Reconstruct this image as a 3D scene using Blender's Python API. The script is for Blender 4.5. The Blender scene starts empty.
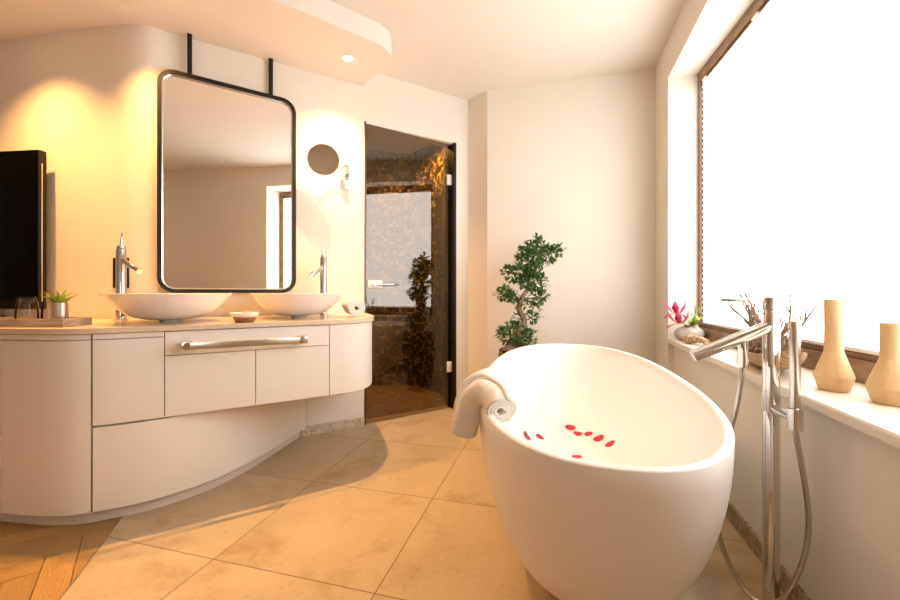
import bpy, bmesh, math, random
from mathutils import Vector, Matrix
from mathutils.bvhtree import BVHTree
random.seed(7)
PI = math.pi
COL = bpy.context.scene.collection
YAW = math.radians(15.08)          # the camera looks 15 degrees to the left of the window wall
CA, SA = math.cos(YAW), math.sin(YAW)
H = 0.95                            # camera height
def W(X, D, z=0.0):                 # plan coordinates measured from the camera's stand -> room coordinates
    return Vector((CA*X - SA*D, SA*X + CA*D, z))
TH = math.radians(58.62)            # direction of the vanity wall
def LW(s, n, z=0.0):                # s along the vanity wall, n out from it into the room
    X = s*math.sin(TH) + n*math.cos(TH); D = 3.249 + s*math.cos(TH) - n*math.sin(TH)
    return W(X, D, z)
def CP(px, py, D): return W((px-450)/401*D, D, H-(py-292.5)/401*D)
CEIL, SOF = 2.55, 2.425

# ------------------------------------------------------------------ materials
def new_mat(name):
    m = bpy.data.materials.new(name); m.use_nodes = True
    nt = m.node_tree; nt.nodes.clear()
    out = nt.nodes.new('ShaderNodeOutputMaterial')
    return m, nt, out
def N(nt, t, **k):
    n = nt.nodes.new(t)
    for a, v in k.items():
        if a.startswith('i_'):
            n.inputs[a[2:].replace('_', ' ')].default_value = v
        else: setattr(n, a, v)
    return n
def principled(name, col, rough=.5, metal=0, var=0, scale=8, bump=0, bscale=60, coat=0, col2=None, spec=.5, sss=0, stretch=None):
    m, nt, out = new_mat(name)
    b = N(nt, 'ShaderNodeBsdfPrincipled')
    b.inputs['Roughness'].default_value = rough; b.inputs['Metallic'].default_value = metal
    b.inputs['Coat Weight'].default_value = coat; b.inputs['Specular IOR Level'].default_value = spec
    b.inputs['Subsurface Weight'].default_value = sss
    nt.links.new(b.outputs[0], out.inputs[0])
    tc = N(nt, 'ShaderNodeTexCoord')
    vec = tc.outputs['Object']
    if stretch:
        mp = N(nt, 'ShaderNodeMapping'); mp.inputs['Scale'].default_value = stretch
        nt.links.new(vec, mp.inputs[0]); vec = mp.outputs[0]
    c2 = col2 or tuple(c*(1-var) for c in col)
    nz = N(nt, 'ShaderNodeTexNoise'); nz.inputs['Scale'].default_value = scale; nz.inputs['Detail'].default_value = 5
    nt.links.new(vec, nz.inputs['Vector'])
    r = N(nt, 'ShaderNodeValToRGB')
    r.color_ramp.elements[0].position = .3; r.color_ramp.elements[1].position = .7
    r.color_ramp.elements[0].color = (*c2, 1); r.color_ramp.elements[1].color = (*col, 1)
    nt.links.new(nz.outputs[0], r.inputs[0]); nt.links.new(r.outputs[0], b.inputs['Base Color'])
    if bump:
        n2 = N(nt, 'ShaderNodeTexNoise'); n2.inputs['Scale'].default_value = bscale; n2.inputs['Detail'].default_value = 4
        nt.links.new(vec, n2.inputs['Vector'])
        bp = N(nt, 'ShaderNodeBump'); bp.inputs['Strength'].default_value = bump; bp.inputs['Distance'].default_value = .004
        nt.links.new(n2.outputs[0], bp.inputs['Height']); nt.links.new(bp.outputs[0], b.inputs['Normal'])
    return m
def emission(name, col, s):
    m, nt, out = new_mat(name)
    e = N(nt, 'ShaderNodeEmission'); e.inputs[0].default_value = (*col, 1); e.inputs[1].default_value = s
    nt.links.new(e.outputs[0], out.inputs[0]); return m
def mathn(nt, op, a, b=None, c=None):
    n = N(nt, 'ShaderNodeMath', operation=op)
    for i, v in enumerate((a, b, c)):
        if v is None: continue
        if hasattr(v, 'is_output') or isinstance(v, bpy.types.NodeSocket): nt.links.new(v, n.inputs[i])
        else: n.inputs[i].default_value = v
    return n.outputs[0]
def mosaic(name, size, cols, grout, rough=.25, use_uv=True, gw=.09, bump=.3):
    """small square tesserae, each with a colour of its own"""
    m, nt, out = new_mat(name)
    b = N(nt, 'ShaderNodeBsdfPrincipled'); b.inputs['Roughness'].default_value = rough
    nt.links.new(b.outputs[0], out.inputs[0])
    tc = N(nt, 'ShaderNodeTexCoord')
    mp = N(nt, 'ShaderNodeMapping'); mp.inputs['Scale'].default_value = (1/size,)*3
    nt.links.new(tc.outputs['UV' if use_uv else 'Object'], mp.inputs[0])
    fl = N(nt, 'ShaderNodeVectorMath', operation='FLOOR'); nt.links.new(mp.outputs[0], fl.inputs[0])
    fr = N(nt, 'ShaderNodeVectorMath', operation='FRACTION'); nt.links.new(mp.outputs[0], fr.inputs[0])
    sp0 = N(nt, 'ShaderNodeSeparateXYZ'); nt.links.new(fl.outputs[0], sp0.inputs[0])
    cb = N(nt, 'ShaderNodeCombineXYZ'); nt.links.new(sp0.outputs[0], cb.inputs[0]); nt.links.new(sp0.outputs[1], cb.inputs[1])
    wn = N(nt, 'ShaderNodeTexWhiteNoise', noise_dimensions='2D'); nt.links.new(cb.outputs[0], wn.inputs['Vector'])
    r = N(nt, 'ShaderNodeValToRGB'); r.color_ramp.interpolation = 'CONSTANT'
    el = r.color_ramp.elements
    while len(el) < len(cols): el.new(.5)
    for i, c in enumerate(cols): el[i].position = i/len(cols); el[i].color = (*c, 1)
    nt.links.new(wn.outputs[0], r.inputs[0])
    sp = N(nt, 'ShaderNodeSeparateXYZ'); nt.links.new(fr.outputs[0], sp.inputs[0])
    def edge(s):
        return mathn(nt, 'MINIMUM', s, mathn(nt, 'SUBTRACT', 1.0, s))
    e = mathn(nt, 'MINIMUM', edge(sp.outputs[0]), edge(sp.outputs[1]))
    g = mathn(nt, 'GREATER_THAN', e, gw)
    mx = N(nt, 'ShaderNodeMix', data_type='RGBA'); nt.links.new(g, mx.inputs[0])
    mx.inputs[6].default_value = (*grout, 1); nt.links.new(r.outputs[0], mx.inputs[7])
    nt.links.new(mx.outputs[2], b.inputs['Base Color'])
    bp = N(nt, 'ShaderNodeBump'); bp.inputs['Strength'].default_value = bump; bp.inputs['Distance'].default_value = .002
    nt.links.new(g, bp.inputs['Height']); nt.links.new(bp.outputs[0], b.inputs['Normal'])
    return m
def stone_floor(name):
    m, nt, out = new_mat(name)
    b = N(nt, 'ShaderNodeBsdfPrincipled'); b.inputs['Roughness'].default_value = .42; b.inputs['Specular IOR Level'].default_value = .35
    nt.links.new(b.outputs[0], out.inputs[0])
    g = N(nt, 'ShaderNodeNewGeometry')
    sp = N(nt, 'ShaderNodeSeparateXYZ'); nt.links.new(g.outputs['Position'], sp.inputs[0])
    tx = mathn(nt, 'DIVIDE', mathn(nt, 'ADD', sp.outputs[0], .558+.627*20), .627)
    ty = mathn(nt, 'DIVIDE', mathn(nt, 'ADD', sp.outputs[1], -1.16+.605*20), .605)
    def edge(s):
        f = mathn(nt, 'FRACT', s); return mathn(nt, 'MINIMUM', f, mathn(nt, 'SUBTRACT', 1.0, f))
    ln = mathn(nt, 'LESS_THAN', mathn(nt, 'MINIMUM', edge(tx), edge(ty)), .0032)
    cb = N(nt, 'ShaderNodeCombineXYZ'); nt.links.new(mathn(nt, 'FLOOR', tx), cb.inputs[0]); nt.links.new(mathn(nt, 'FLOOR', ty), cb.inputs[1])
    wn = N(nt, 'ShaderNodeTexWhiteNoise', noise_dimensions='3D'); nt.links.new(cb.outputs[0], wn.inputs['Vector'])
    off = N(nt, 'ShaderNodeVectorMath', operation='MULTIPLY_ADD')
    nt.links.new(wn.outputs['Color'], off.inputs[0]); off.inputs[1].default_value = (9, 9, 9); nt.links.new(g.outputs['Position'], off.inputs[2])
    n1 = N(nt, 'ShaderNodeTexNoise'); n1.inputs['Scale'].default_value = 3.2; n1.inputs['Detail'].default_value = 8; n1.inputs['Roughness'].default_value = .62
    n1.inputs['Distortion'].default_value = .6
    nt.links.new(off.outputs[0], n1.inputs['Vector'])
    r = N(nt, 'ShaderNodeValToRGB'); e = r.color_ramp.elements
    e[0].position = .28; e[0].color = (.36, .255, .135, 1); e[1].position = .72; e[1].color = (.54, .43, .28, 1)
    q = e.new(.48); q.color = (.49, .38, .235, 1)
    nt.links.new(n1.outputs[0], r.inputs[0])
    n2 = N(nt, 'ShaderNodeTexNoise'); n2.inputs['Scale'].default_value = 55; n2.inputs['Detail'].default_value = 3
    nt.links.new(off.outputs[0], n2.inputs['Vector'])
    r2 = N(nt, 'ShaderNodeValToRGB'); r2.color_ramp.elements[0].position = .25; r2.color_ramp.elements[0].color = (.86, .84, .8, 1); r2.color_ramp.elements[1].position = .45; r2.color_ramp.elements[1].color = (1, 1, 1, 1)
    nt.links.new(n2.outputs[0], r2.inputs[0])
    mu = N(nt, 'ShaderNodeMix', data_type='RGBA', blend_type='MULTIPLY'); mu.inputs[0].default_value = 1
    nt.links.new(r.outputs[0], mu.inputs[6]); nt.links.new(r2.outputs[0], mu.inputs[7])
    mx = N(nt, 'ShaderNodeMix', data_type='RGBA'); nt.links.new(ln, mx.inputs[0])
    nt.links.new(mu.outputs[2], mx.inputs[6]); mx.inputs[7].default_value = (.17, .11, .06, 1)
    nt.links.new(mx.outputs[2], b.inputs['Base Color'])
    return m
def wood(name, c1, c2, rough=.45, use_uv=False, sc=(1, 1, 1), wscale=3, dist=6, vary=False, coat=0):
    m, nt, out = new_mat(name)
    b = N(nt, 'ShaderNodeBsdfPrincipled'); b.inputs['Roughness'].default_value = rough; b.inputs['Coat Weight'].default_value = coat
    nt.links.new(b.outputs[0], out.inputs[0])
    tc = N(nt, 'ShaderNodeTexCoord'); mp = N(nt, 'ShaderNodeMapping'); mp.inputs['Scale'].default_value = sc
    nt.links.new(tc.outputs['UV' if use_uv else 'Object'], mp.inputs[0])
    w = N(nt, 'ShaderNodeTexWave', bands_direction='Y'); w.inputs['Scale'].default_value = wscale; w.inputs['Distortion'].default_value = dist
    w.inputs['Detail'].default_value = 3; w.inputs['Detail Scale'].default_value = 1.2
    nt.links.new(mp.outputs[0], w.inputs['Vector'])
    n1 = N(nt, 'ShaderNodeTexNoise'); n1.inputs['Scale'].default_value = wscale*2.5; n1.inputs['Detail'].default_value = 6
    nt.links.new(mp.outputs[0], n1.inputs['Vector'])
    f = mathn(nt, 'ADD', mathn(nt, 'MULTIPLY', w.outputs[1], .5), mathn(nt, 'MULTIPLY', n1.outputs[0], .5))
    r = N(nt, 'ShaderNodeValToRGB'); r.color_ramp.elements[0].position = .2; r.color_ramp.elements[1].position = .75
    r.color_ramp.elements[0].color = (*c2, 1); r.color_ramp.elements[1].color = (*c1, 1)
    nt.links.new(f, r.inputs[0]); src = r.outputs[0]
    if vary:
        at = N(nt, 'ShaderNodeAttribute', attribute_name='tone')
        mx = N(nt, 'ShaderNodeMix', data_type='RGBA', blend_type='MULTIPLY'); mx.inputs[0].default_value = 1
        nt.links.new(src, mx.inputs[6]); nt.links.new(at.outputs[0], mx.inputs[7]); src = mx.outputs[2]
    nt.links.new(src, b.inputs['Base Color'])
    return m
def pane_glass(name, tint, refl_min, rough=0.0, ior=1.5):
    """thin sheet of glass: tinted transmission and a Fresnel reflection"""
    m, nt, out = new_mat(name)
    t = N(nt, 'ShaderNodeBsdfTransparent'); t.inputs[0].default_value = (*tint, 1)
    g = N(nt, 'ShaderNodeBsdfGlossy'); g.inputs['Roughness'].default_value = rough; g.inputs['Color'].default_value = (1, 1, 1, 1)
    f = N(nt, 'ShaderNodeFresnel'); f.inputs['IOR'].default_value = ior
    mm = mathn(nt, 'MAXIMUM', f.outputs[0], refl_min)
    mx = N(nt, 'ShaderNodeMixShader'); nt.links.new(mm, mx.inputs[0]); nt.links.new(t.outputs[0], mx.inputs[1]); nt.links.new(g.outputs[0], mx.inputs[2])
    nt.links.new(mx.outputs[0], out.inputs[0]); return m

M = {}
M['wall'] = principled('wall_plaster', (.80, .75, .655), .85, var=.025, scale=3, bump=.08, bscale=160, spec=.2)
M['ceiling'] = principled('ceiling_plaster', (.80, .755, .67), .9, var=.02, scale=2, spec=.2)
M['lacquer'] = principled('cream_lacquer', (.78, .75, .675), .38, var=.015, scale=4)
M['carcass'] = principled('cabinet_carcass', (.42, .36, .28), .6, var=.05)
M['plinth'] = principled('cream_plinth', (.66, .60, .51), .5, var=.03)
M['counter'] = principled('beige_stone_worktop', (.72, .585, .42), .3, var=.1, scale=26, coat=.2)
M['ceramic'] = principled('white_ceramic', (.86, .83, .79), .12, var=.01, coat=.4)
M['tub'] = principled('white_mineral_cast', (.86, .835, .80), .28, var=.008, scale=2)
M['chrome'] = principled('polished_chrome', (.74, .72, .70), .06, 1, var=.02)
M['chrome_dull'] = principled('brushed_chrome', (.72, .70, .67), .22, 1, var=.05, scale=30)
M['hose'] = principled('chrome_hose', (.62, .60, .57), .2, 1, var=.2, scale=300)
M['black'] = principled('black_lacquered_metal', (.012, .010, .008), .42, 0, var=.2, spec=.25)
M['dark_alu'] = principled('anthracite_aluminium', (.09, .085, .08), .35, .6, var=.1)
M['mirror'] = principled('silvered_mirror', (.93, .92, .90), .0, 1, var=.002)
M['screen'] = principled('black_screen_glass', (.0015, .0015, .0015), .12, var=.1, spec=.06)
M['towel'] = principled('white_terry_cloth', (.88, .86, .81), .95, var=.05, scale=90, bump=.7, bscale=420, spec=.1)
M['frame_wood'] = wood('brown_window_wood', (.30, .18, .095), (.21, .12, .06), .45, sc=(1, 1, 12), wscale=2)
M['sill'] = principled('cream_stone_sill', (.76, .69, .58), .35, var=.06, scale=24)
M['beech'] = principled('turned_pale_wood', (.68, .46, .23), .5, col2=(.58, .37, .17), scale=9, stretch=(6, 6, .7))
M['drift'] = wood('driftwood', (.55, .38, .21), (.26, .16, .09), .8, sc=(1, 3, 6), wscale=5, dist=5)
M['twig'] = principled('dry_twig', (.26, .18, .11), .85, var=.45, scale=60)
M['tray'] = wood('grey_limed_wood', (.40, .31, .23), (.29, .22, .16), .6, sc=(1, 1, 8), wscale=4)
M['steel'] = principled('satin_metal_pot', (.66, .58, .50), .28, .9, var=.08)
M['leaf'] = principled('ficus_leaf', (.085, .20, .045), .4, var=.6, scale=35, coat=.2)
M['leaf_yellow'] = principled('fresh_green_leaf', (.52, .55, .05), .45, col2=(.16, .32, .03), scale=25)
M['bark'] = principled('ficus_bark', (.33, .235, .14), .85, var=.5, scale=25, bump=.6, bscale=50)
M['pot'] = principled('dark_glazed_planter', (.03, .025, .022), .35, var=.3)
M['soil'] = principled('potting_soil', (.05, .035, .02), .95, var=.4, scale=50, bump=.8)
M['petal'] = principled('red_rose_petal', (.62, .008, .03), .5, var=.35, scale=60)
M['magenta'] = principled('magenta_flower_petal', (.66, .015, .11), .5, var=.3, scale=40)
M['petal_base'] = principled('yellow_petal_base', (.70, .55, .15), .5, var=.2)
M['pebble'] = principled('marbled_pebble', (.62, .57, .52), .5, col2=(.34, .29, .25), scale=14)
M['amber'] = principled('amber_glazed_clay', (.30, .12, .03), .2, var=.3, scale=20, coat=.5)
M['soap'] = principled('soap_bar', (.60, .36, .17), .5, var=.1)
M['white_plastic'] = principled('white_metal', (.80, .77, .72), .35, var=.02)
M['potpourri'] = principled('dried_pods', (.22, .13, .07), .85, var=.6, scale=60)
M['glass'] = pane_glass('clear_drinking_glass', (.95, .93, .90), .03, ior=1.22)
M['door_glass'] = pane_glass('bronze_tinted_glass', (.66, .54, .36), .075, ior=1.45)
M['window_glass'] = pane_glass('window_glass', (.95, .97, .96), .04)
M['lamp'] = emission('lamp_lens', (1, .84, .62), 30)
M['halo'] = emission('halo_ring', (.95, .96, 1), 16)
gold = [(.020, .012, .005), (.07, .045, .016), (.24, .15, .04), (.03, .02, .008), (.46, .30, .08), (.13, .08, .025), (.02, .014, .006), (.20, .13, .04), (.05, .032, .012), (.50, .37, .15)]
M['mosaic_gold'] = mosaic('brown_gold_mosaic', .030, gold, (.012, .008, .004), .3)
M['mosaic_floor'] = mosaic('brown_floor_mosaic', .032, [(.20, .125, .045), (.30, .19, .07), (.11, .065, .025), (.36, .24, .10)], (.03, .018, .008), .45)
M['mosaic_beige'] = mosaic('beige_plinth_mosaic', .0175, [(.60, .52, .38), (.50, .42, .29), (.66, .58, .44), (.42, .34, .22), (.56, .47, .33)], (.62, .56, .45), .35)
M['mosaic_brown'] = mosaic('brown_skirting_mosaic', .0175, [(.33, .24, .13), (.24, .165, .08), (.42, .32, .18), (.19, .125, .06)], (.36, .29, .19), .35)
M['stone'] = stone_floor('beige_limestone_tiles')
M['parquet'] = wood('oak_herringbone', (.52, .31, .095), (.33, .18, .05), .4, use_uv=True, sc=(1, 5, 1), wscale=9, dist=7, vary=True)

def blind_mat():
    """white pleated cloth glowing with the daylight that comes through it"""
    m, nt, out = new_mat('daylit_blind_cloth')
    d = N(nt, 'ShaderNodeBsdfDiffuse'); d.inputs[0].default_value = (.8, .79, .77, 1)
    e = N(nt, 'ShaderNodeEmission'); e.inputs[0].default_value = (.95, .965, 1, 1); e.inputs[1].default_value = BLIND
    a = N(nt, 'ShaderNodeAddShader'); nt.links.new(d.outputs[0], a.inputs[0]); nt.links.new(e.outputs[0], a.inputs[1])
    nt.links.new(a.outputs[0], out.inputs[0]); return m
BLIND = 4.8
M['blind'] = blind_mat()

# ------------------------------------------------------------------ mesh helpers
def prism(bm, poly, z0, z1, bevel=0):
    a = [bm.verts.new((p[0], p[1], z0)) for p in poly]; b = [bm.verts.new((p[0], p[1], z1)) for p in poly]
    n = len(poly)
    bm.faces.new(a[::-1]); bm.faces.new(b)
    for i in range(n): bm.faces.new((a[i], a[(i+1) % n], b[(i+1) % n], b[i]))
def box(bm, c, s, M4=None, r=0):
    m = (M4 or Matrix()).copy() @ Matrix.Translation(Vector(c)) if M4 else Matrix.Translation(Vector(c))
    g = bmesh.ops.create_cube(bm, size=1.0, matrix=m @ Matrix.Diagonal((s[0], s[1], s[2], 1)))
    if r:
        es = set(e for v in g['verts'] for e in v.link_edges)
        bmesh.ops.bevel(bm, geom=list(es), offset=r, segments=3, affect='EDGES', profile=.5)
def frame_of(t, up=Vector((0, 0, 1))):
    t = t.normalized()
    if abs(t.dot(up)) > .98: up = Vector((1, 0, 0))
    s = t.cross(up).normalized(); return s, s.cross(t).normalized()
def tube(bm, pts, r, seg=16, caps=True, flat=1.0):
    pts = [Vector(p) for p in pts]; n = len(pts)
    rs = r if isinstance(r, (list, tuple)) else [r]*n
    rings = []; s0 = None
    for i, p in enumerate(pts):
        t = (pts[min(i+1, n-1)] - pts[max(i-1, 0)]).normalized()
        if s0 is None: s, u = frame_of(t)
        else:
            s = (s0 - t*s0.dot(t)).normalized(); u = s.cross(t).normalized()
        s0 = s
        rings.append([bm.verts.new(p + (s*math.cos(2*PI*k/seg) + u*math.sin(2*PI*k/seg)*flat)*rs[i]) for k in range(seg)])
    for a, b in zip(rings, rings[1:]):
        for k in range(seg): bm.faces.new((a[k], a[(k+1) % seg], b[(k+1) % seg], b[k]))
    if caps: bm.faces.new(rings[0][::-1]); bm.faces.new(rings[-1])
def lathe(bm, prof, c=(0, 0, 0), seg=48, closed=False):
    c = Vector(c); rings = []
    for r, z in prof:
        if r < 1e-6: rings.append([bm.verts.new(c + Vector((0, 0, z)))])
        else: rings.append([bm.verts.new(c + Vector((r*math.cos(2*PI*k/seg), r*math.sin(2*PI*k/seg), z))) for k in range(seg)])
    pr = list(zip(rings, rings[1:]))
    if closed: pr.append((rings[-1], rings[0]))
    for a, b in pr:
        for k in range(seg):
            k2 = (k+1) % seg
            if len(a) == 1 and len(b) == 1: continue
            if len(a) == 1: bm.faces.new((a[0], b[k2], b[k]))
            elif len(b) == 1: bm.faces.new((a[k], a[k2], b[0]))
            else: bm.faces.new((a[k], a[k2], b[k2], b[k]))
def cyl(bm, a, b, r, seg=24, bev=0):
    a, b = Vector(a), Vector(b); d = (b-a).normalized()
    if bev: tube(bm, [a, a+d*bev*.3, a+d*bev, b-d*bev, b-d*bev*.3, b], [r-bev, r-bev*.3, r, r, r-bev*.3, r-bev], seg)
    else: tube(bm, [a, b], r, seg)
def crom(pts, n=8):
    """smooth curve through the points"""
    P = [Vector(p) for p in pts]; P = [P[0]*2-P[1]] + P + [P[-1]*2-P[-2]]; o = []
    for i in range(1, len(P)-2):
        for k in range(n):
            t = k/n; a, b, c, d = P[i-1], P[i], P[i+1], P[i+2]
            o.append(.5*((2*b) + (c-a)*t + (2*a-5*b+4*c-d)*t*t + (3*b-a-3*c+d)*t**3))
    o.append(P[-2]); return o
def offset2(path, d):
    """shift an open plan path sideways, + = to its right"""
    o = []
    for i, p in enumerate(path):
        t = (path[min(i+1, len(path)-1)] - path[max(i-1, 0)]).to_2d().normalized()
        o.append(Vector((p[0] + t.y*d, p[1] - t.x*d, 0)))
    return o
def ribbon(bm, path, th, z0, z1, uv=True):
    """a wall-like band along a plan path: visible face on the path, thickness to its left"""
    back = offset2(path, -th); n = len(path)
    v = [[bm.verts.new((p[0], p[1], z)) for p in q] for q in (path, back) for z in (z0, z1)]
    f0, f1, b0, b1 = v; L = [0]
    for i in range(1, n): L.append(L[-1] + (path[i]-path[i-1]).to_2d().length)
    ul = bm.loops.layers.uv.verify()
    def q(a, b, c, d, i, za, zb):
        f = bm.faces.new((a, b, c, d))
        for l, (s, z) in zip(f.loops, ((L[i], za), (L[i+1], za), (L[i+1], zb), (L[i], zb))): l[ul].uv = (s, z)
    for i in range(n-1):
        q(f0[i], f0[i+1], f1[i+1], f1[i], i, z0, z1)
        bm.faces.new((b0[i+1], b0[i], b1[i], b1[i+1]))
        q(f1[i], f1[i+1], b1[i+1], b1[i], i, z1, z1+th)
        bm.faces.new((b0[i], b0[i+1], f0[i+1], f0[i]))
    bm.faces.new((f0[0], f1[0], b1[0], b0[0])); bm.faces.new((f0[-1], b0[-1], b1[-1], f1[-1]))
def sub_x(path, x0, x1, gap=0):
    """the stretch of a plan path (given in camera plan X, D) between two X values"""
    def at(x):
        for i in range(len(path)-1):
            a, b = path[i], path[i+1]
            if (a[0]-x)*(b[0]-x) <= 0 and a[0] != b[0]: return i, a.lerp(b, (x-a[0])/(b[0]-a[0]))
        return (0, path[0]) if abs(path[0][0]-x) < abs(path[-1][0]-x) else (len(path)-2, path[-1])
    i0, p0 = at(x0); i1, p1 = at(x1)
    o = [p0] + [path[i] for i in range(i0+1, i1+1)] + [p1]
    o = [o[0]] + [q for q in o[1:-1] if (q-p0).length > .004 and (q-p1).length > .004] + [o[-1]]
    if gap:
        o[0] = o[0] + (o[1]-o[0]).normalized()*gap; o[-1] = o[-1] + (o[-2]-o[-1]).normalized()*gap
    return o
def toroom(path): return [W(p[0], p[1], 0) for p in path]

def obj(name, bm, mat, parent=None, smooth=True, angle=35, sub=0, solid=0, kind=None):
    bmesh.ops.recalc_face_normals(bm, faces=bm.faces)
    me = bpy.data.meshes.new(name); vs = [v.co for v in bm.verts]
    lo = Vector((min(v[i] for v in vs) for i in range(3))); hi = Vector((max(v[i] for v in vs) for i in range(3)))
    org = Vector(((lo.x+hi.x)/2, (lo.y+hi.y)/2, lo.z))
    bmesh.ops.translate(bm, verts=bm.verts, vec=-org)
    bm.to_mesh(me); bm.free()
    me.materials.append(M[mat] if isinstance(mat, str) else mat)
    o = bpy.data.objects.new(name, me); COL.objects.link(o)
    if parent:
        o.parent = parent; w = Vector(); p = parent
        while p: w += p.location; p = p.parent
        o.location = org - w
    else: o.location = org
    if smooth:
        me.polygons.foreach_set('use_smooth', [True]*len(me.polygons))
        me.set_sharp_from_angle(angle=math.radians(angle))
    if solid:
        s = o.modifiers.new('thickness', 'SOLIDIFY'); s.thickness = solid; s.offset = 0
    if sub:
        s = o.modifiers.new('smooth', 'SUBSURF'); s.levels = sub; s.render_levels = sub
    if kind: o['kind'] = kind
    return o
def NB(): return bmesh.new()
def tag(o, label, cat, group=None, kind=None):
    o['label'] = label; o['category'] = cat
    if group: o['group'] = group
    if kind: o['kind'] = kind
    return o
def thing(name, loc, label, cat, group=None):
    o = bpy.data.objects.new(name, None); o.empty_display_size = .05; COL.objects.link(o); o.location = loc
    return tag(o, label, cat, group)
def struct_root(name, loc):
    o = bpy.data.objects.new(name, None); o.empty_display_size = .05; COL.objects.link(o); o.location = loc; o['kind'] = 'structure'; return o
def part(o, label): o['label'] = label; return o

# ------------------------------------------------------------------ the shell of the room
# vanity wall with its bend, in camera plan coordinates, from far left to the shower door
def wl(X): return 3.249 + X*.6097
wall_pts = [(-4.6, 2.98), (-3.6, 2.60), (-3.1, 2.462), (-2.646, 2.352), (-2.168, 2.262), (-1.86, 2.216), (-1.74, 2.205), (-1.655, 2.222), (-1.58, wl(-1.58)+.006), (-1.5, wl(-1.5)), (-1.35, wl(-1.35))]
wall_cam = crom([(x, d, 0) for x, d in wall_pts], 6)
sD0, sD1, sEnd = -.7188, .0526, .1757
jamb = Vector((sD0*math.sin(TH), 3.249 + sD0*math.cos(TH), 0))
wall_cam.append(Vector((-1.0, wl(-1.0), 0))); wall_cam.append(jamb)
b = NB(); ribbon(b, toroom(wall_cam), .12, 0, CEIL)
DT = 2.166
ribbon(b, [LW(sD0, 0), LW(sD1, 0)], .12, DT, CEIL)
ribbon(b, [LW(sD1, 0), LW(sEnd, 0)], .12, 0, CEIL)
obj('wall_left', b, 'wall', kind='structure', angle=25)
YB, XR = 3.147, .67
pA = LW(sEnd, 0); pB = Vector((W(.2957, 3.179).x, YB, 0))
b = NB(); prism(b, [pA, pB, (XR+.5, YB), (XR+.5, YB+.4), (pA.x+.05, YB+.4), (pA.x-.02, pA.y+.1)][::-1], 0, CEIL)
obj('wall_back', b, 'wall', kind='structure', smooth=False)
RT, ST = 2.303, .665            # top of the window recess, top of the sill
WY0, WY1 = .66, 2.80
b = NB()
box(b, ((XR+1.17)/2, (WY1+3.3)/2, CEIL/2), (1.17-XR, 3.3-WY1, CEIL))
box(b, ((XR+1.17)/2, (WY0+WY1)/2, (RT+CEIL)/2), (1.17-XR, WY1-WY0, CEIL-RT))
VY0, VY1 = -2.45, -1.65      # opening for an unseen window added behind the camera to brighten the room
box(b, ((XR+1.17)/2, (WY0+VY1)/2, CEIL/2), (1.17-XR, WY0-VY1, CEIL))
box(b, ((XR+1.17)/2, (VY0-2.7)/2, CEIL/2), (1.17-XR, VY0+2.7, CEIL))
box(b, ((XR+1.17)/2, (VY0+VY1)/2, (RT+CEIL)/2), (1.17-XR, VY1-VY0, CEIL-RT))
box(b, ((XR+1.17)/2, (VY0+VY1)/2, ST/2), (1.17-XR, VY1-VY0, ST))
box(b, ((.70+1.17)/2, (WY0+WY1)/2, (ST-.025)/2), (1.17-.70, WY1-WY0, ST-.025))
obj('wall_right', b, 'wall', kind='structure', smooth=False)
b = NB(); box(b, (-2, -2.65, CEIL/2), (6.4, .1, CEIL)); obj('wall_rear', b, 'wall', kind='structure', smooth=False)
b = NB(); box(b, (-5.25, -.4, CEIL/2), (.1, 4.5, CEIL)); obj('wall_far_left', b, 'wall', kind='structure', smooth=False)
b = NB(); box(b, (-2, 1.0, CEIL+.05), (6.6, 7.6, .1)); obj('ceiling', b, 'ceiling', kind='structure', smooth=False)
# lowered soffit over the vanity
sof = crom([(x, d, 0) for x, d in [(-4.2, 1.9), (-3.0, 1.42), (-2.2, 1.35), (-1.6, 1.54), (-.892, 2.022), (-.649, 2.205), (-.483, 2.335), (-.40, 2.412), (-.368, 2.51), (-.40, 2.60), (-.493, 2.70), (-.62, 2.87)]], 7)
so = [W(p[0], p[1]) for p in sof]
wc = [p for p in wall_cam if p[0] < -.63 and p[0] > -4.4]
poly = so + [W(p[0], p[1]+.03) for p in wc[::-1]]
b = NB(); prism(b, poly, SOF, CEIL+.01)
obj('ceiling_soffit', b, 'ceiling', kind='structure', angle=40)

# floor: stone tiles, parquet at the left
bound = [(-3.0, 2.75), (-1.95, 1.50), (-1.779, 1.268), (-1.611, 1.045), (-1.492, .881), (-1.25, .52), (-.95, 0), (-.6, -.7), (.2, -2.7)]
bd = [Vector((p.x, p.y, 0)) for p in crom([(x, y, 0) for x, y in bound], 5)]
b = NB(); prism(b, [(p.x, p.y) for p in bd] + [(1.2, -2.7), (1.2, 4.6), (-3.0, 4.6)], -.06, 0)
obj('floor', b, 'stone', kind='structure', smooth=False)
b = NB(); ul = b.loops.layers.uv.verify(); tl = b.loops.layers.color.new('tone')
ang = math.radians(52); ux = Vector((math.cos(ang), math.sin(ang), 0)); uy = Vector((-math.sin(ang), math.cos(ang), 0))
pw, pl = .09, .45; O = Vector((-2.6, .4, -.002))
def plank(o, d, e, L, w):
    g = .0012
    cs = [o+d*g+e*g, o+d*(L-g)+e*g, o+d*(L-g)+e*(w-g), o+d*g+e*(w-g)]
    f = b.faces.new([b.verts.new(c) for c in cs]); t = random.uniform(.88, 1.05); ou, ov = random.random()*7, random.random()*7
    for l, uvv in zip(f.loops, ((0, 0), (L, 0), (L, w), (0, w))): l[ul].uv = (uvv[0]+ou, uvv[1]+ov); l[tl] = (t, t, t, 1)
for i in range(-34, 40):
    for j in range(-10, 10):
        base = O + ux*(pw*i) + uy*(pw*i) + (ux-uy)*(pl*j)
        if not (-5.4 < base.x < 1.2 and -3.2 < base.y < 3.4): continue
        plank(base, ux, uy, pl, pw)
        plank(base + ux*0 + uy*pw, uy, ux, pl, pw)
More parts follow.
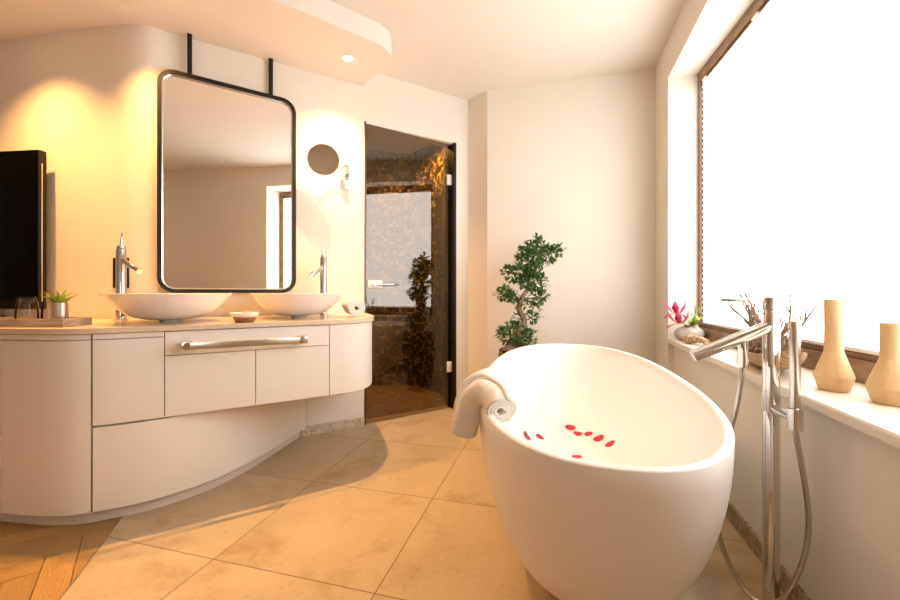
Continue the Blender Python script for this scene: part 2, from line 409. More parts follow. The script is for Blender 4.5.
for f in b.faces:
    if f.normal.z < 0: f.normal_flip()
obj('floor_parquet', b, 'parquet', kind='structure', smooth=False)
b = NB(); box(b, (-2.6, .6, -.05), (6.4, 7.6, .06)); o = obj('floor_bed', b, 'carcass', kind='structure', smooth=False)
# brass-brown edging strip where wood meets stone
b = NB(); ribbon(b, bd, .006, -.01, .0012); obj('trim_1', b, 'bark', kind='structure', smooth=False)

# skirtings of small mosaic
b = NB(); ribbon(b, [LW(-1.15, .012), LW(sD0-.003, .012)], .012, 0, .062); obj('baseboard_left', b, 'mosaic_beige', kind='structure', smooth=False)
b = NB(); ribbon(b, [Vector((.688, WY1, 0)), Vector((.688, -2.5, 0))], .012, 0, .07); obj('baseboard_right', b, 'mosaic_brown', kind='structure', smooth=False)

# ------------------------------------------------------------------ window, sill, blind
fd = Vector((.065, -1, 0)).normalized(); fn = Vector((-1, -.065, 0)).normalized()   # along the window, into the room
F0 = Vector((.836, WY1, 0))
RF = Matrix(((fd.x, fn.x, 0, F0.x), (fd.y, fn.y, 0, F0.y), (0, 0, 1, 0), (0, 0, 0, 1)))
WL = 2.14
win = struct_root('window_1', (.9, 1.7, ST))
def wbox(bm, a0, a1, n0, n1, z0, z1, r=.003):
    c = ((a0+a1)/2, (n0+n1)/2, (z0+z1)/2); box(bm, c, (a1-a0, n1-n0, z1-z0), RF, r)
b = NB()
wbox(b, 0, WL, -.06, 0, ST, ST+.072); wbox(b, 0, WL, -.06, 0, RT-.062, RT)
wbox(b, 0, .034, -.06, 0, ST+.072, RT-.062); wbox(b, WL-.05, WL, -.06, 0, ST+.072, RT-.062)
wbox(b, .034, WL-.05, -.06, -.014, ST+.072, ST+.092); wbox(b, .034, WL-.05, -.06, -.014, RT-.078, RT-.062)
wbox(b, .034, .05, -.06, -.014, ST+.09, RT-.078)
obj('window_frame', b, 'frame_wood', win)
b = NB(); wbox(b, .034, WL-.05, -.055, -.049, ST+.08, RT-.07, 0); obj('window_pane', b, 'window_glass', win, smooth=False)
b = NB(); prism(b, [(.655, WY0), (.655, WY1), (1.05, WY1), (1.05, WY0)], ST-.028, ST)
bmesh.ops.bevel(b, geom=[e for e in b.edges], offset=.003, segments=2, affect='EDGES')
o = obj('window_sill', b, 'sill'); o['kind'] = 'structure'
bl = thing('window_blind', F0 + Vector((.06, -1.0, ST+.1)), 'white pleated blind glowing with daylight, drawn down over the whole window', 'blind')
b = NB(); z0, z1 = ST+.108, RT-.088; n = 84
for side in (0,):
    prev = None
    for i in range(n+1):
        z = z0 + (z1-z0)*i/n; nn = -.018 + (.009 if i % 2 else 0)
        a = b.verts.new(RF @ Vector((.05, nn, z))); c = b.verts.new(RF @ Vector((WL-.055, nn, z)))
        if prev: b.faces.new((prev[0], prev[1], c, a))
        prev = (a, c)
obj('blind_cloth', b, 'blind', bl, smooth=False, solid=.001)
b = NB(); wbox(b, .052, WL-.055, -.03, -.004, ST+.096, ST+.108, .002); part(obj('bottom_rail', b, 'white_plastic', bl), 'white metal bottom rail')
b = NB(); wbox(b, .052, WL-.055, -.03, -.004, RT-.089, RT-.079, .002); part(obj('head_rail', b, 'white_plastic', bl), 'white metal head rail')
for t in (.07, .62, 1.2, 1.8):
    b = NB(); wbox(b, t, t+.05, -.012, .004, RT-.082, RT-.070, .002); obj('clip', b, 'white_plastic', bl)

w2 = struct_root('window_2', (.86, (VY0+VY1)/2, ST))  # added window outside the view; its glowing blind gives extra light
b = NB()
for y in (VY0+.03, VY1-.03): box(b, (.86, y, (ST+RT)/2), (.05, .06, RT-ST))
for z in (ST+.035, RT-.035): box(b, (.86, (VY0+VY1)/2, z), (.05, VY1-VY0-.12, .07))
obj('window_frame', b, 'frame_wood', w2)
b = NB(); box(b, (.875, (VY0+VY1)/2, (ST+RT)/2), (.006, VY1-VY0-.12, RT-ST-.14)); obj('window_pane', b, 'window_glass', w2)
b = NB(); prev = None
for i in range(81):
    z = ST+.075 + (RT-ST-.15)*i/80; x = .850 + (.009 if i % 2 else 0)
    q = (b.verts.new((x, VY0+.065, z)), b.verts.new((x, VY1-.065, z)))
    if prev: b.faces.new((prev[0], prev[1], q[1], q[0]))
    prev = q
tag(obj('window_blind', b, 'blind', smooth=False, solid=.001), 'white pleated blind in the second window, behind the camera', 'blind')

# ------------------------------------------------------------------ shower behind the glass door
sh = crom([LW(sD0-.55, -.12), LW(sD0-.56, -.6), LW(sD0-.5, -1.0), W(-.95, 3.98), W(-.763, 4.05), W(-.47, 4.12), W(-.33, 4.04), W(-.18, 3.88), W(-.077, 3.70), W(-.055, 3.56), W(-.05, 3.48), LW(sD1+.01, -.13)], 6)
sh = [Vector((p.x, p.y, 0)) for p in sh]
b = NB(); ribbon(b, sh, .08, 0, CEIL); obj('wall_shower', b, 'mosaic_gold', kind='structure', angle=60)
# a band of the mosaic face also closes the niche between door jamb and shower wall
shp = [LW(sD0-.62, -.121), LW(sD1+.06, -.121)]
b = NB(); poly = [(p.x, p.y) for p in sh] ; prism(b, poly, .0, .004)
ul = b.loops.layers.uv.verify()
for f in b.faces:
    for l in f.loops: l[ul].uv = (l.vert.co.x, l.vert.co.y)
obj('floor_shower', b, 'mosaic_floor', kind='structure', smooth=False)
b = NB(); prism(b, poly, 2.38, 2.42); obj('ceiling_shower', b, 'ceiling', kind='structure', smooth=False)
# door
AJAR = 3.0   # the leaf stands open by a hand's breadth
dr = struct_root('door_1', LW((sD0+sD1)/2, -.05, 0))
def LBox(bm, s0, s1, n0, n1, z0, z1, r=0):
    o = LW(0, 0); u = (LW(1, 0)-o); v = (LW(0, 1)-o)
    R = Matrix(((u.x, v.x, 0, o.x), (u.y, v.y, 0, o.y), (0, 0, 1, 0), (0, 0, 0, 1)))
    box(bm, ((s0+s1)/2, (n0+n1)/2, (z0+z1)/2), (s1-s0, n1-n0, z1-z0), R, r)
b = NB(); LBox(b, sD0+.012, sD1-.016, -.042, -.034, .008, DT-.004)
hg = LW(sD1-.016, -.038); bmesh.ops.rotate(b, verts=b.verts, cent=hg, matrix=Matrix.Rotation(math.radians(AJAR), 3, 'Z')); part(obj('glass_pane', b, 'door_glass', dr, smooth=False), 'bronze tinted glass')
b = NB(); LBox(b, sD0, sD0+.012, -.05, .006, 0, DT+.012); part(obj('door_frame', b, 'dark_alu', dr), 'dark metal jamb on the handle side')
b = NB(); LBox(b, sD1-.022, sD1+.004, -.12, .006, 0, DT+.004); part(obj('door_frame', b, 'black', dr), 'black metal jamb on the hinge side')
def swing(bm): bmesh.ops.rotate(bm, verts=bm.verts, cent=hg, matrix=Matrix.Rotation(math.radians(AJAR), 3, 'Z'))
for z in (.30, 1.83):
    b = NB(); LBox(b, sD1-.062, sD1-.018, -.05, -.026, z, z+.085, .003); part(obj('hinge', b, 'white_plastic', dr), 'pale square glass hinge')
b = NB(); LBox(b, sD0+.022, sD0+.135, -.052, -.024, .978, 1.038, .006); swing(b); h = part(obj('door_handle', b, 'white_plastic', dr), 'white plate with chrome lever')
b = NB(); cyl(b, LW(sD0+.06, -.03, 1.008), LW(sD0+.06, .02, 1.008), .010); p0 = LW(sD0+.055, .02, 1.008); p1 = LW(sD0+.245, .02, 1.008); cyl(b, p0, p1, .008, bev=.003); swing(b)
obj('lever', b, 'chrome', h)

# ------------------------------------------------------------------ vanity
F = crom([(x, d, 0) for x, d in [(-4.0, 2.28), (-3.3, 2.0), (-2.8, 1.83), (-2.3, 1.70), (-1.95, 1.648), (-1.74, 1.617), (-1.62, 1.606), (-1.53, 1.611), (-1.46, 1.633), (-1.38, 1.671), (-1.2, 1.779), (-.9, 1.962), (-.62, 2.133), (-.56, 2.172), (-.515, 2.212), (-.483, 2.27), (-.468, 2.35), (-.475, 2.44), (-.50, 2.54), (-.555, 2.70), (-.62, 2.865)]], 6)
G = crom([(x, d, 0) for x, d in [(-1.458, 1.634), (-1.36, 1.684), (-1.26, 1.757), (-1.149, 1.893), (-1.085, 2.03), (-1.037, 2.196), (-.99, 2.45), (-.955, 2.66)]], 6)
ZB, ZC = .405, .783
def inset(path, d): return [Vector((q.x, q.y, 0)) for q in offset2(path, -d)]
def panel(name, path, x0, x1, z0, z1, parent, mat='lacquer', th=.018, g=.0018, label=None):
    b = NB(); ribbon(b, toroom(sub_x(path, x0, x1, g)), th, z0+g, z1-g)
    bmesh.ops.remove_doubles(b, verts=b.verts, dist=1e-5)
    es = [e for e in b.edges if e.is_boundary is False and len(e.link_faces) == 2 and e.link_faces[0].normal.angle(e.link_faces[1].normal, 0) > 1]
    o = obj(name, b, mat, parent, angle=30)
    if label: part(o, label)
    return o
def carcass(path, xs, z0, z1, parent, mat='carcass', back=None, name='carcass'):
    q = inset(sub_x(path, *xs), .019); pts = toroom(q)
    if back: pts += [W(x, d) for x, d in back]
    b = NB(); prism(b, [(p.x, p.y) for p in pts], z0, z1); return obj(name, b, mat, parent, angle=30)
def wy(X): # wall D at X, slightly in front
    for a, c in zip(wall_cam, wall_cam[1:]):
        if a.x <= X <= c.x: return a.lerp(c, (X-a.x)/(c.x-a.x)).y - .004
    return wl(X)
def wall_back_pts(x0, x1, n=14): return [(x1 + (x0-x1)*i/n, wy(x1 + (x0-x1)*i/n)) for i in range(n+1)]
v = thing('vanity_cabinet', W(-.95, 2.2, ZB), 'cream floating vanity cabinet with rounded right end and long chrome towel bar', 'cabinet')
# the end after the bend turns back, so split the front path into the monotone front and the side
iend = max(range(len(F)), key=lambda i: F[i].x)
Ffront = F[:iend+1]; Fend = F[iend:]
q = inset(sub_x(Ffront, -1.458, 9)[:-1] + Fend, .019)
pts = toroom(q) + [W(x, d) for x, d in wall_back_pts(-1.8, -.63)]
b = NB(); prism(b, [(p.x, p.y) for p in pts], ZB+.001, ZC-.002); obj('carcass', b, 'carcass', v, angle=30)
b = NB(); prism(b, [(p.x, p.y) for p in toroom(inset(sub_x(Ffront, -1.458, 9)[:-1] + Fend, .019)) + [W(x, d) for x, d in wall_back_pts(-1.8, -.63)]], ZB-.006, ZB+.001); part(obj('underside', b, 'lacquer', v, angle=30), 'cream bottom board')
panel('fascia', F, -1.458, -1.246, .757, ZC-.001, v)
panel('door', F, -1.458, -1.246, ZB, .757, v)
panel('drawer', F, -1.246, -.638, .673, ZC-.003, v)
panel('door', F, -1.246, -.939, ZB, .673, v)
panel('door', F, -.939, -.638, ZB, .673, v)
b = NB(); ribbon(b, toroom([sub_x(F, -.638, -.60, 0)[0] + Vector((.0016, .001, 0))] + [p for p in Ffront if p.x > -.63] + Fend[1:]), .018, ZB+.002, ZC-.003)
part(obj('door', b, 'lacquer', v, angle=30), 'rounded cream end door')
b = NB(); LBox(b, -1.085, -1.04, .40, .60, ZB-.010, ZB-.005); part(obj('finger_grip', b, 'black', v), 'dark recessed grip under the end door')
# towel bar
tb = NB(); sA = LW(-1.405, .687); sl, sr = -1.777, -1.262
LBox(tb, sl, sr, .682, .694, .698, .729, .002); bar = part(obj('towel_bar', tb, 'chrome_dull', v), 'flat brushed chrome towel bar')
for s in (sl+.012, sr-.012):
    b = NB(); LBox(b, s-.019, s+.019, .631, .697, .697, .733, .003); obj('bracket', b, 'chrome', bar)
# lower curved base
bs = thing('base_cabinet', W(-1.25, 2.1, 0), 'low cream cabinet with one inward-curving door on a plinth, beneath the floating vanity', 'cabinet')
carcass(G, (-1.458, -.955), .052, ZB-.008, bs, back=[(-.955, wy(-.955)), (-1.3, wy(-1.3)), (-1.5, wy(-1.5)), (-1.458, 1.75)])
panel('door', G, -1.458, -.955, .052, ZB-.007, bs)
b = NB(); prism(b, [(p.x, p.y) for p in toroom(inset(G, .030))] + [tuple(W(x, d).xy) for x, d in [(-.99, wy(-.99)), (-1.3, wy(-1.3)), (-1.5, wy(-1.5)), (-1.49, 1.68)]], 0, .052); obj('plinth', b, 'plinth', bs, angle=30)
# tall curved unit at the left
sc = thing('side_cabinet', W(-1.9, 1.95, 0), 'full-height cream cabinet with bowed front at the left edge, under the tray', 'cabinet')
carcass(F, (-3.4, -1.462), .05, ZC-.002, sc, back=[(x, d) for x, d in wall_back_pts(-3.4, -1.50)])
panel('fascia', F, -3.4, -1.462, .757, ZC-.001, sc)
for a, c in ((-1.82, -1.462), (-2.5, -1.82), (-3.4, -2.5)): panel('door', F, a, c, .052, .757, sc)
b = NB(); prism(b, [(p.x, p.y) for p in toroom(inset(sub_x(F, -3.4, -1.462), .030))] + [tuple(W(x, d).xy) for x, d in wall_back_pts(-3.4, -1.5)], 0, .05); obj('plinth', b, 'plinth', sc, angle=30)
# worktop
fo = toroom(offset2(sub_x(Ffront, -3.45, 9)[:-1] + Fend, .012))
b = NB(); prism(b, [(p.x, p.y) for p in fo] + [tuple(W(x, d).xy) for x, d in wall_back_pts(-3.45, -.625, 40)], ZC, .805)
bmesh.ops.bevel(b, geom=[e for e in b.edges if abs(e.verts[0].co.z-e.verts[1].co.z) < 1e-5], offset=.004, segments=2, affect='EDGES')
tag(obj('worktop', b, 'counter', angle=30), 'beige stone worktop with rounded right end on the cream cabinets', 'worktop')
ZT = .8055

def basin(c, R, label):
    b = NB(); k = R/.263; hh = .1375
    prof = [(0, 0), (.042*k, 0), (.044*k, .006), (.050*k, .012)]
    for i in range(1, 13):
        t = i/12; prof.append((.050*k + (R-.050*k)*t, .012 + (hh-.012)*t**2.5))
    prof += [(R-.001, hh+.002), (R-.007, hh+.002)]
    for i in range(11, -1, -1):
        t = i/12; prof.append((.050*k + (R-.050*k)*t - .008, .022 + (hh-.020)*t**2.5))
    prof.append((0, .022))
    lathe(b, prof, (c.x, c.y, ZT), 72)
    o = thing('wash_basin', (c.x, c.y, ZT), label, 'basin', 'washbasins on the worktop')
    part(obj('bowl', b, 'ceramic', o, angle=60), 'white ceramic')
    b = NB(); lathe(b, [(0, .0), (.03, 0), (.03, .004), (.02, .008), (0, .009)], (c.x, c.y, ZT+.0225), 24); part(obj('drain', b, 'chrome', o), 'chrome plug')
basin(W(-1.385, 1.985), .270, 'round shallow white vessel basin, the nearer and larger one at the left below the mirror')
basin(W(-.877, 2.32), .257, 'round shallow white vessel basin, the farther one beside the rolled hand towel')

def basin_tap(p, aim, ln, label):
    o = thing('basin_tap', (p.x, p.y, ZT), label, 'tap', 'tall basin taps')
    b = NB(); lathe(b, [(0, 0), (.029, 0), (.029, .008), (.0225, .010), (.0225, .365), (.021, .368), (0, .368)], (p.x, p.y, ZT), 28); obj('column', b, 'chrome', o)
    b = NB(); d = aim.normalized(); a = Vector((p.x, p.y, ZT+.315)); e = a + d*ln + Vector((0, 0, -.065)); cyl(b, a, e, .0135, 20, .003); obj('spout', b, 'chrome', o)
    b = NB(); cyl(b, (p.x, p.y, ZT+.3685), (p.x, p.y, ZT+.385), .0185, 24, .003); t = Vector((p.x, p.y, ZT+.384))
    tube(b, [t, t+d*.002+Vector((0, 0, .03)), t+d*.010+Vector((0, 0, .066))], [.0075, .0045, .004], 12); obj('lever', b, 'chrome', o)
t1 = W(-1.685, 2.055); basin_tap(t1, (W(-1.385, 1.93)-t1), .150, 'tall chrome pillar tap with slanted spout at the left basin, before a dark wall plate')
t2 = W(-.82, 2.60); basin_tap(t2, (W(-.93, 2.36)-t2), .115, 'tall chrome pillar tap behind the right basin, just right of the mirror')

# dark socket plate on the wall behind the left tap
b = NB(); c0 = W(-1.856, wy(-1.856)-.004, 0); c1 = W(-1.765, wy(-1.765)-.004, 0); ribbon(b, [c0, c1], .010, .975, 1.14)
o = obj('wall_socket', b, 'black', smooth=False); tag(o, 'black socket plate on the wall behind the left basin tap', 'socket')

# ------------------------------------------------------------------ big mirror hung from the soffit
mu = Vector((.827, .562, 0)); m0 = Vector((-1.31, 2.412, 0))
def MP(t, n, z):  # t along the mirror, n out of its face
    X = m0.x + mu.x*t + mu.y*n; D = m0.y + mu.y*t - mu.x*n; return W(X, D, z)
def rr(hw, z0, z1, r, n, k=8):
    o = []
    for cx, cz, a0 in ((hw-r, z1-r, 0), (-hw+r, z1-r, 90), (-hw+r, z0+r, 180), (hw-r, z0+r, 270)):
        for i in range(k+1):
            a = math.radians(a0 + 90*i/k); o.append(MP(MC+cx+r*math.cos(a), n, cz+r*math.sin(a)))
    return o
MC = -.001; hw = .364; mz0, mz1, mr = .948, 2.19, .085
mir = thing('wall_mirror', MP(0, 0, mz0), 'large rounded rectangular mirror in slim black frame hanging above the basins', 'mirror')
def loft_ring(bm, rings, close=True):
    vs = [[bm.verts.new(p) for p in r] for r in rings]; n = len(vs[0])
    pr = list(zip(vs, vs[1:])) + ([(vs[-1], vs[0])] if close else [])
    for a, c in pr:
        for i in range(n): bm.faces.new((a[i], a[(i+1) % n], c[(i+1) % n], c[i]))
b = NB(); th = .021
loft_ring(b, [rr(hw, mz0, mz1, mr, -.012), rr(hw, mz0, mz1, mr, .024), rr(hw-th, mz0+th, mz1-th, mr-th, .024), rr(hw-th, mz0+th, mz1-th, mr-th, -.012)])
obj('frame', b, 'black', mir, angle=40)
b = NB(); f = b.faces.new([b.verts.new(p) for p in rr(hw-th+.002, mz0+th-.002, mz1-th+.002, mr-th, .004)]); r = bmesh.ops.extrude_face_region(b, geom=[f])
dv = MP(0, -.006, 0) - MP(0, 0, 0); bmesh.ops.translate(b, verts=[x for x in r['geom'] if isinstance(x, bmesh.types.BMVert)], vec=dv)
obj('mirror_glass', b, 'mirror', mir, smooth=False)
b = NB()   # slim inner lip of polished metal
loft_ring(b, [rr(hw-th, mz0+th, mz1-th, mr-th, .0045), rr(hw-th, mz0+th, mz1-th, mr-th, .010), rr(hw-th-.006, mz0+th+.006, mz1-th-.006, mr-th-.006, .007), rr(hw-th-.006, mz0+th+.006, mz1-th-.006, mr-th-.006, .0045)])
part(obj('inner_lip', b, 'chrome_dull', mir, angle=40), 'thin metal lip')
for t in (-.215, .215):
    b = NB(); a = MP(t, .003, 0); u = MP(1, 0, 0)-MP(0, 0, 0); vv = MP(0, 1, 0)-MP(0, 0, 0)
    R = Matrix(((u.x, vv.x, 0, a.x), (u.y, vv.y, 0, a.y), (0, 0, 1, 0), (0, 0, 0, 1)))
    box(b, (0, 0, (mz1+SOF)/2-.001), (.024, .012, SOF-mz1+.002), R, .001); obj('hanger_bar', b, 'black', mir)

# round lit magnifying mirror on its wall bracket
mc = W(-.824, 2.61, 1.815); look = (Vector((0, 0, H+.35)) - mc); look.z *= .45; look.normalize()
mm = thing('magnifying_mirror', mc, 'small round lit magnifying mirror with chrome bracket between the large mirror and glass door', 'mirror')
sx, su = frame_of(look)
def disc_ring(bm, prof, c, ax, seg=48):
    s, u = frame_of(ax); rings = []
    for r, d in prof:
        rings.append([bm.verts.new(c + ax*d + (s*math.cos(2*PI*k/seg)+u*math.sin(2*PI*k/seg))*max(r, 1e-4)) for k in range(seg)])
    for a, q in zip(rings, rings[1:]):
        for k in range(seg): bm.faces.new((a[k], a[(k+1) % seg], q[(k+1) % seg], q[k]))
    if prof[0][0] > 0: bm.faces.new(rings[0][::-1])
    bm.faces.new(rings[-1])
b = NB(); disc_ring(b, [(.096, -.004), (.101, -.004), (.101, 0), (.099, .003)], mc, look); obj('mirror_glass', b, 'mirror', mm, angle=20)
b = NB(); disc_ring(b, [(.070, -.022), (.088, -.020), (.088, -.004)], mc, look); part(obj('housing', b, 'chrome', mm), 'chrome housing')
b = NB(); disc_ring(b, [(.0885, -.016), (.096, -.014), (.096, -.0055), (.0885, -.005)], mc, look); part(obj('light_ring', b, 'halo', mm), 'glowing halo ring behind the glass')
br = LW(-.852, 0, 0)
b = NB(); LBox(b, -.878, -.838, 0, .035, 1.665, 1.835, .006); mp_ = obj('wall_bracket', b, 'chrome', mm)
b = NB(); cyl(b, LW(-.885, .03, 1.80), LW(-.885, .07, 1.80), .016, bev=.004); obj('knob', b, 'chrome_dull', mp_)
b = NB(); tube(b, crom([LW(-.885, .06, 1.80), LW(-.95, .06, 1.80), mc - look*.022 + Vector((0, 0, -.0))], 6), .006, 10); obj('arm', b, 'chrome', mm)

# ------------------------------------------------------------------ downlights
def downlight(p, label, power, zc, col=(1, .525, .20), ang=112, group='recessed downlights', blend=1.0):
    o = thing('ceiling_downlight', (p.x, p.y, zc), label, 'lamp', group)
    b = NB(); lathe(b, [(.030, -.001), (.042, -.001), (.044, -.004), (.040, -.006), (.030, -.004)], (p.x, p.y, zc), 36, closed=True); part(obj('trim_ring', b, 'white_plastic', o), 'white trim ring')
    b = NB(); lathe(b, [(0, -.0015), (.031, -.0015), (.031, -.0035), (0, -.004)], (p.x, p.y, zc), 36); part(obj('lens', b, 'lamp', o), 'glowing lens')
    l = bpy.data.lights.new('downlight_beam', 'SPOT'); l.energy = power; l.color = col; l.spot_size = math.radians(ang); l.spot_blend = blend; l.shadow_soft_size = .02
    lo = bpy.data.objects.new('downlight_beam', l); COL.objects.link(lo); lo.location = (p.x, p.y, zc-.012)
SPOT = 120
downlight(W(-.641, 2.522), 'small round recessed downlight in the soffit near its rounded tip', SPOT*1.55, SOF)
downlight(W(-1.50, 1.98), 'recessed downlight in the soffit above the left basin', SPOT*1.25, SOF, group=None, col=(1, .475, .14))
downlight(W(-2.29, 1.94), 'recessed downlight in the soffit above the tray', SPOT*1.25, SOF, group=None, col=(1, .475, .14))
for k, (x, y) in enumerate([(.30, 1.38), (-1.2, -.6), (.1, -1.3)]):  # ceiling lamps out of view, added to brighten the room
    downlight(Vector((x, y, 0)), ['ceiling downlight over the near end of the tub', 'ceiling downlight behind the camera, left', 'ceiling downlight behind the camera, right'][k], (26, 12, 12)[k], CEIL, group=None, ang=140)
# lamp in the shower ceiling
downlight(W(-.27, 3.62), 'recessed downlight in the shower ceiling', 170, 2.38, group=None, ang=150, col=(1, .74, .40))

# ------------------------------------------------------------------ bathtub
TC = Vector((.083, 1.751, 0)); TA, TB, TN, TZ, TAL = .945, .380, 2.36, .616, -.036
def ell(a, bb, n, z, seg=96, c=TC, sh=0):
    o = []
    for k in range(seg):
        t = 2*PI*k/seg; u = a*math.copysign(abs(math.cos(t))**(2/n), math.cos(t)) + sh; w = bb*math.copysign(abs(math.sin(t))**(2/n), math.sin(t))
        o.append(Vector((c.x + u*math.sin(TAL) + w*math.cos(TAL), c.y + u*math.cos(TAL) - w*math.sin(TAL), z)))
    return o
b = NB(); rings = []
NO = 18
bottom = ell(.50, .20, 2.1, 0)
for i in range(NO+1):      # outer shell, curving in to the foot
    t = i/NO; f = math.sin(t*PI/2)**1.02; g = (1-math.cos(t*PI/2))
    z = TZ*(1-math.cos(t*PI/2))**.92 if i else 0
    a = .30 + (TA-.30)*f; bb = .15 + (TB-.15)*f
    rings.append(ell(a, bb, 2.1+(TN-2.1)*f, z))
rings.append(ell(TA-.004, TB-.004, TN, TZ+.004)); rings.append(ell(TA-.020, TB-.020, TN, TZ+.004)); rings.append(ell(TA-.026, TB-.026, TN, TZ-.002))
for i in range(NO-1, -1, -1):
    t = i/NO; f = math.sin(t*PI/2)**.70
    z = .13 + (TZ-.01-.13)*(1-math.cos(t*PI/2))**.95
    rings.append(ell(.50 + (TA-.028-.50)*f, .17 + (TB-.028-.17)*f, 2.2+(TN-2.2)*f, z))
loft_ring(b, rings, close=False)
vb = [v_ for v_ in b.verts]
b.faces.new([b.verts[i] if False else v_ for i, v_ in enumerate(vb[:96])][::-1]); b.faces.new(vb[-96:])
bmesh.ops.recalc_face_normals(b, faces=b.faces)
bvh = BVHTree.FromBMesh(b)
tub = thing('bathtub', (TC.x, TC.y, 0), 'large oval freestanding white bathtub in front of the window wall', 'bathtub')
obj('tub_body', b, 'tub', tub, angle=50)
dz = bvh.ray_cast(Vector((TC.x, TC.y, .6)), Vector((0, 0, -1)))[0].z
b = NB(); lathe(b, [(0, 0), (.033, 0), (.033, .003), (.028, .006), (0, .007)], (TC.x, TC.y, dz), 28); part(obj('drain', b, 'chrome', tub), 'chrome drain')

def petal(x, y, s, rot, curl, label):
    hit, nrm, *_ = bvh.ray_cast(Vector((x, y, .6)), Vector((0, 0, -1)))
    if nrm.z < 0: nrm = -nrm
    a, c = frame_of(nrm, Vector((math.cos(rot), math.sin(rot), 0))); b = NB(); rows = []
    for i in range(7):
        r = i/6
        rows.append([b.verts.new(hit + nrm*(.0015 + curl*s*(r**2)*(.6+.4*math.cos(2*t_))) + (a*math.cos(t_)*(1+.12*math.cos(3*t_+rot)) + c*math.sin(t_)*.8)*s*r*.5) for t_ in [2*PI*k/18 for k in range(18)]] if i else [b.verts.new(hit+nrm*.0015)])
    for i in range(6):
        for k in range(18):
            k2 = (k+1) % 18
            if i == 0: b.faces.new((rows[0][0], rows[1][k], rows[1][k2]))
            else: b.faces.new((rows[i][k], rows[i+1][k], rows[i+1][k2], rows[i][k2]))
    tag(obj('rose_petal', b, 'petal', solid=.0008), label, 'petal', 'rose petals in the bathtub')
# ray from the eye to the inner shell gives where each petal lies
def on_tub(px, py):
    d = W((px-450)/401, 1, -(py-292.5)/401); o = Vector((0, 0, H))
    p = o + d*.3
    best = None
    return bvh.ray_cast(p, d)[0]
PET = PETALS = [(526, 436, .052, 1.4, .22, 'curled red petal nearest the draped towel'), (539.5, 437, .046, 1.75, .12, 'small red petal second from the draped towel'),
  (570.5, 428, .056, 1.5, .2, 'red petal at the upper left start of the diagonal row in the tub'), (578, 434, .048, 1.3, .15, 'dark red petal second along the diagonal row in the tub'),
  (588.5, 434, .044, 1.6, .08, 'flat paler red petal in the middle of the diagonal row'), (599, 439, .056, 1.6, .25, 'ragged red petal fourth along the diagonal row in the tub'),
  (610.5, 444, .052, 1.45, .12, 'bright red petal at the right end of the diagonal row'), (576.5, 457, .050, 1.9, .08, 'lone red petal closest to the near rim of the tub')]
for px, py, s, r_, cu, lb in PETALS:
    hp = on_tub(px, py); petal(hp.x, hp.y, s, r_, cu, lb)

# ------------------------------------------------------------------ towels
def rolled(name, path, R, turns, label, cat, flat=1.0, parent=None, mat='towel', th=.0105, start=.012, ph=0):
    b = NB(); pts = [Vector(p) for p in path]; n = len(pts); K = int(turns*22); rings = []; s0 = None
    for i, p in enumerate(pts):
        t = (pts[min(i+1, n-1)] - pts[max(i-1, 0)]).normalized()
        if s0 is None: s, u = frame_of(t)
        else: s = (s0 - t*s0.dot(t)).normalized(); u = s.cross(t).normalized()
        s0 = s
        row = []
        for k in range(K+1):
            f = k/K; r = start + (R-start)*f; a = 2*PI*turns*f + ph
            r *= 1 + .02*math.sin(3*a+i*.7)
            row.append(b.verts.new(p + (s*math.cos(a) + u*math.sin(a)*flat)*r))
        rings.append(row)
    for a, c in zip(rings, rings[1:]):
        for k in range(K): b.faces.new((a[k], a[k+1], c[k+1], c[k]))
    o = obj(name, b, mat, parent, angle=80, solid=th)
    if label and not parent: tag(o, label, cat)
    return o
bt = thing('bath_towel', (-.28, 1.3, TZ), 'white rolled bath towel draped over the left rim of the tub', 'towel')
rolled('towel_roll', crom([CP(501, 411, 1.09), CP(495, 399, 1.14), CP(484, 392, 1.19), CP(473, 399, 1.215), CP(467, 415, 1.225), CP(463, 432, 1.23)], 6), .043, 3.2, None, None, flat=.95, parent=bt, th=.0095)
def band(bm, path, w0, wd, th):
    rings = []
    for i, p in enumerate(path):
        t = (path[min(i+1, len(path)-1)] - path[max(i-1, 0)]).normalized(); s = wd.normalized(); u = s.cross(t).normalized(); ring = []
        for k in range(16):
            a = 2*PI*k/16; ca, sa_ = math.cos(a), math.sin(a)
            ring.append(bm.verts.new(p + s*w0*math.copysign(abs(ca)**.6, ca) + u*th*math.copysign(abs(sa_)**.8, sa_)))
        rings.append(ring)
    for a, c in zip(rings, rings[1:]):
        for k in range(16): bm.faces.new((a[k], a[(k+1) % 16], c[(k+1) % 16], c[k]))
    bm.faces.new(rings[0][::-1]); bm.faces.new(rings[-1])
b = NB(); band(b, crom([CP(516, 416, 1.20), CP(509, 392, 1.27), CP(498, 376, 1.32), CP(484, 373, 1.35), CP(471, 382, 1.36), CP(464, 400, 1.365), CP(463, 414, 1.365)], 6), .062, Vector((.25, 1, 0)), .013)
obj('towel_fold', b, 'towel', bt, angle=60)
c = W(-.545, 2.34, ZT+.056); ax = W(-.62, 2.50, ZT+.056) - c; ax.z = 0
rolled('hand_towel', [c, c+ax*.25, c+ax*.5, c+ax*.75, c+ax*1.0], .052, 3.5, 'small white hand towel rolled up at the right end of the worktop', 'towel', flat=.95)

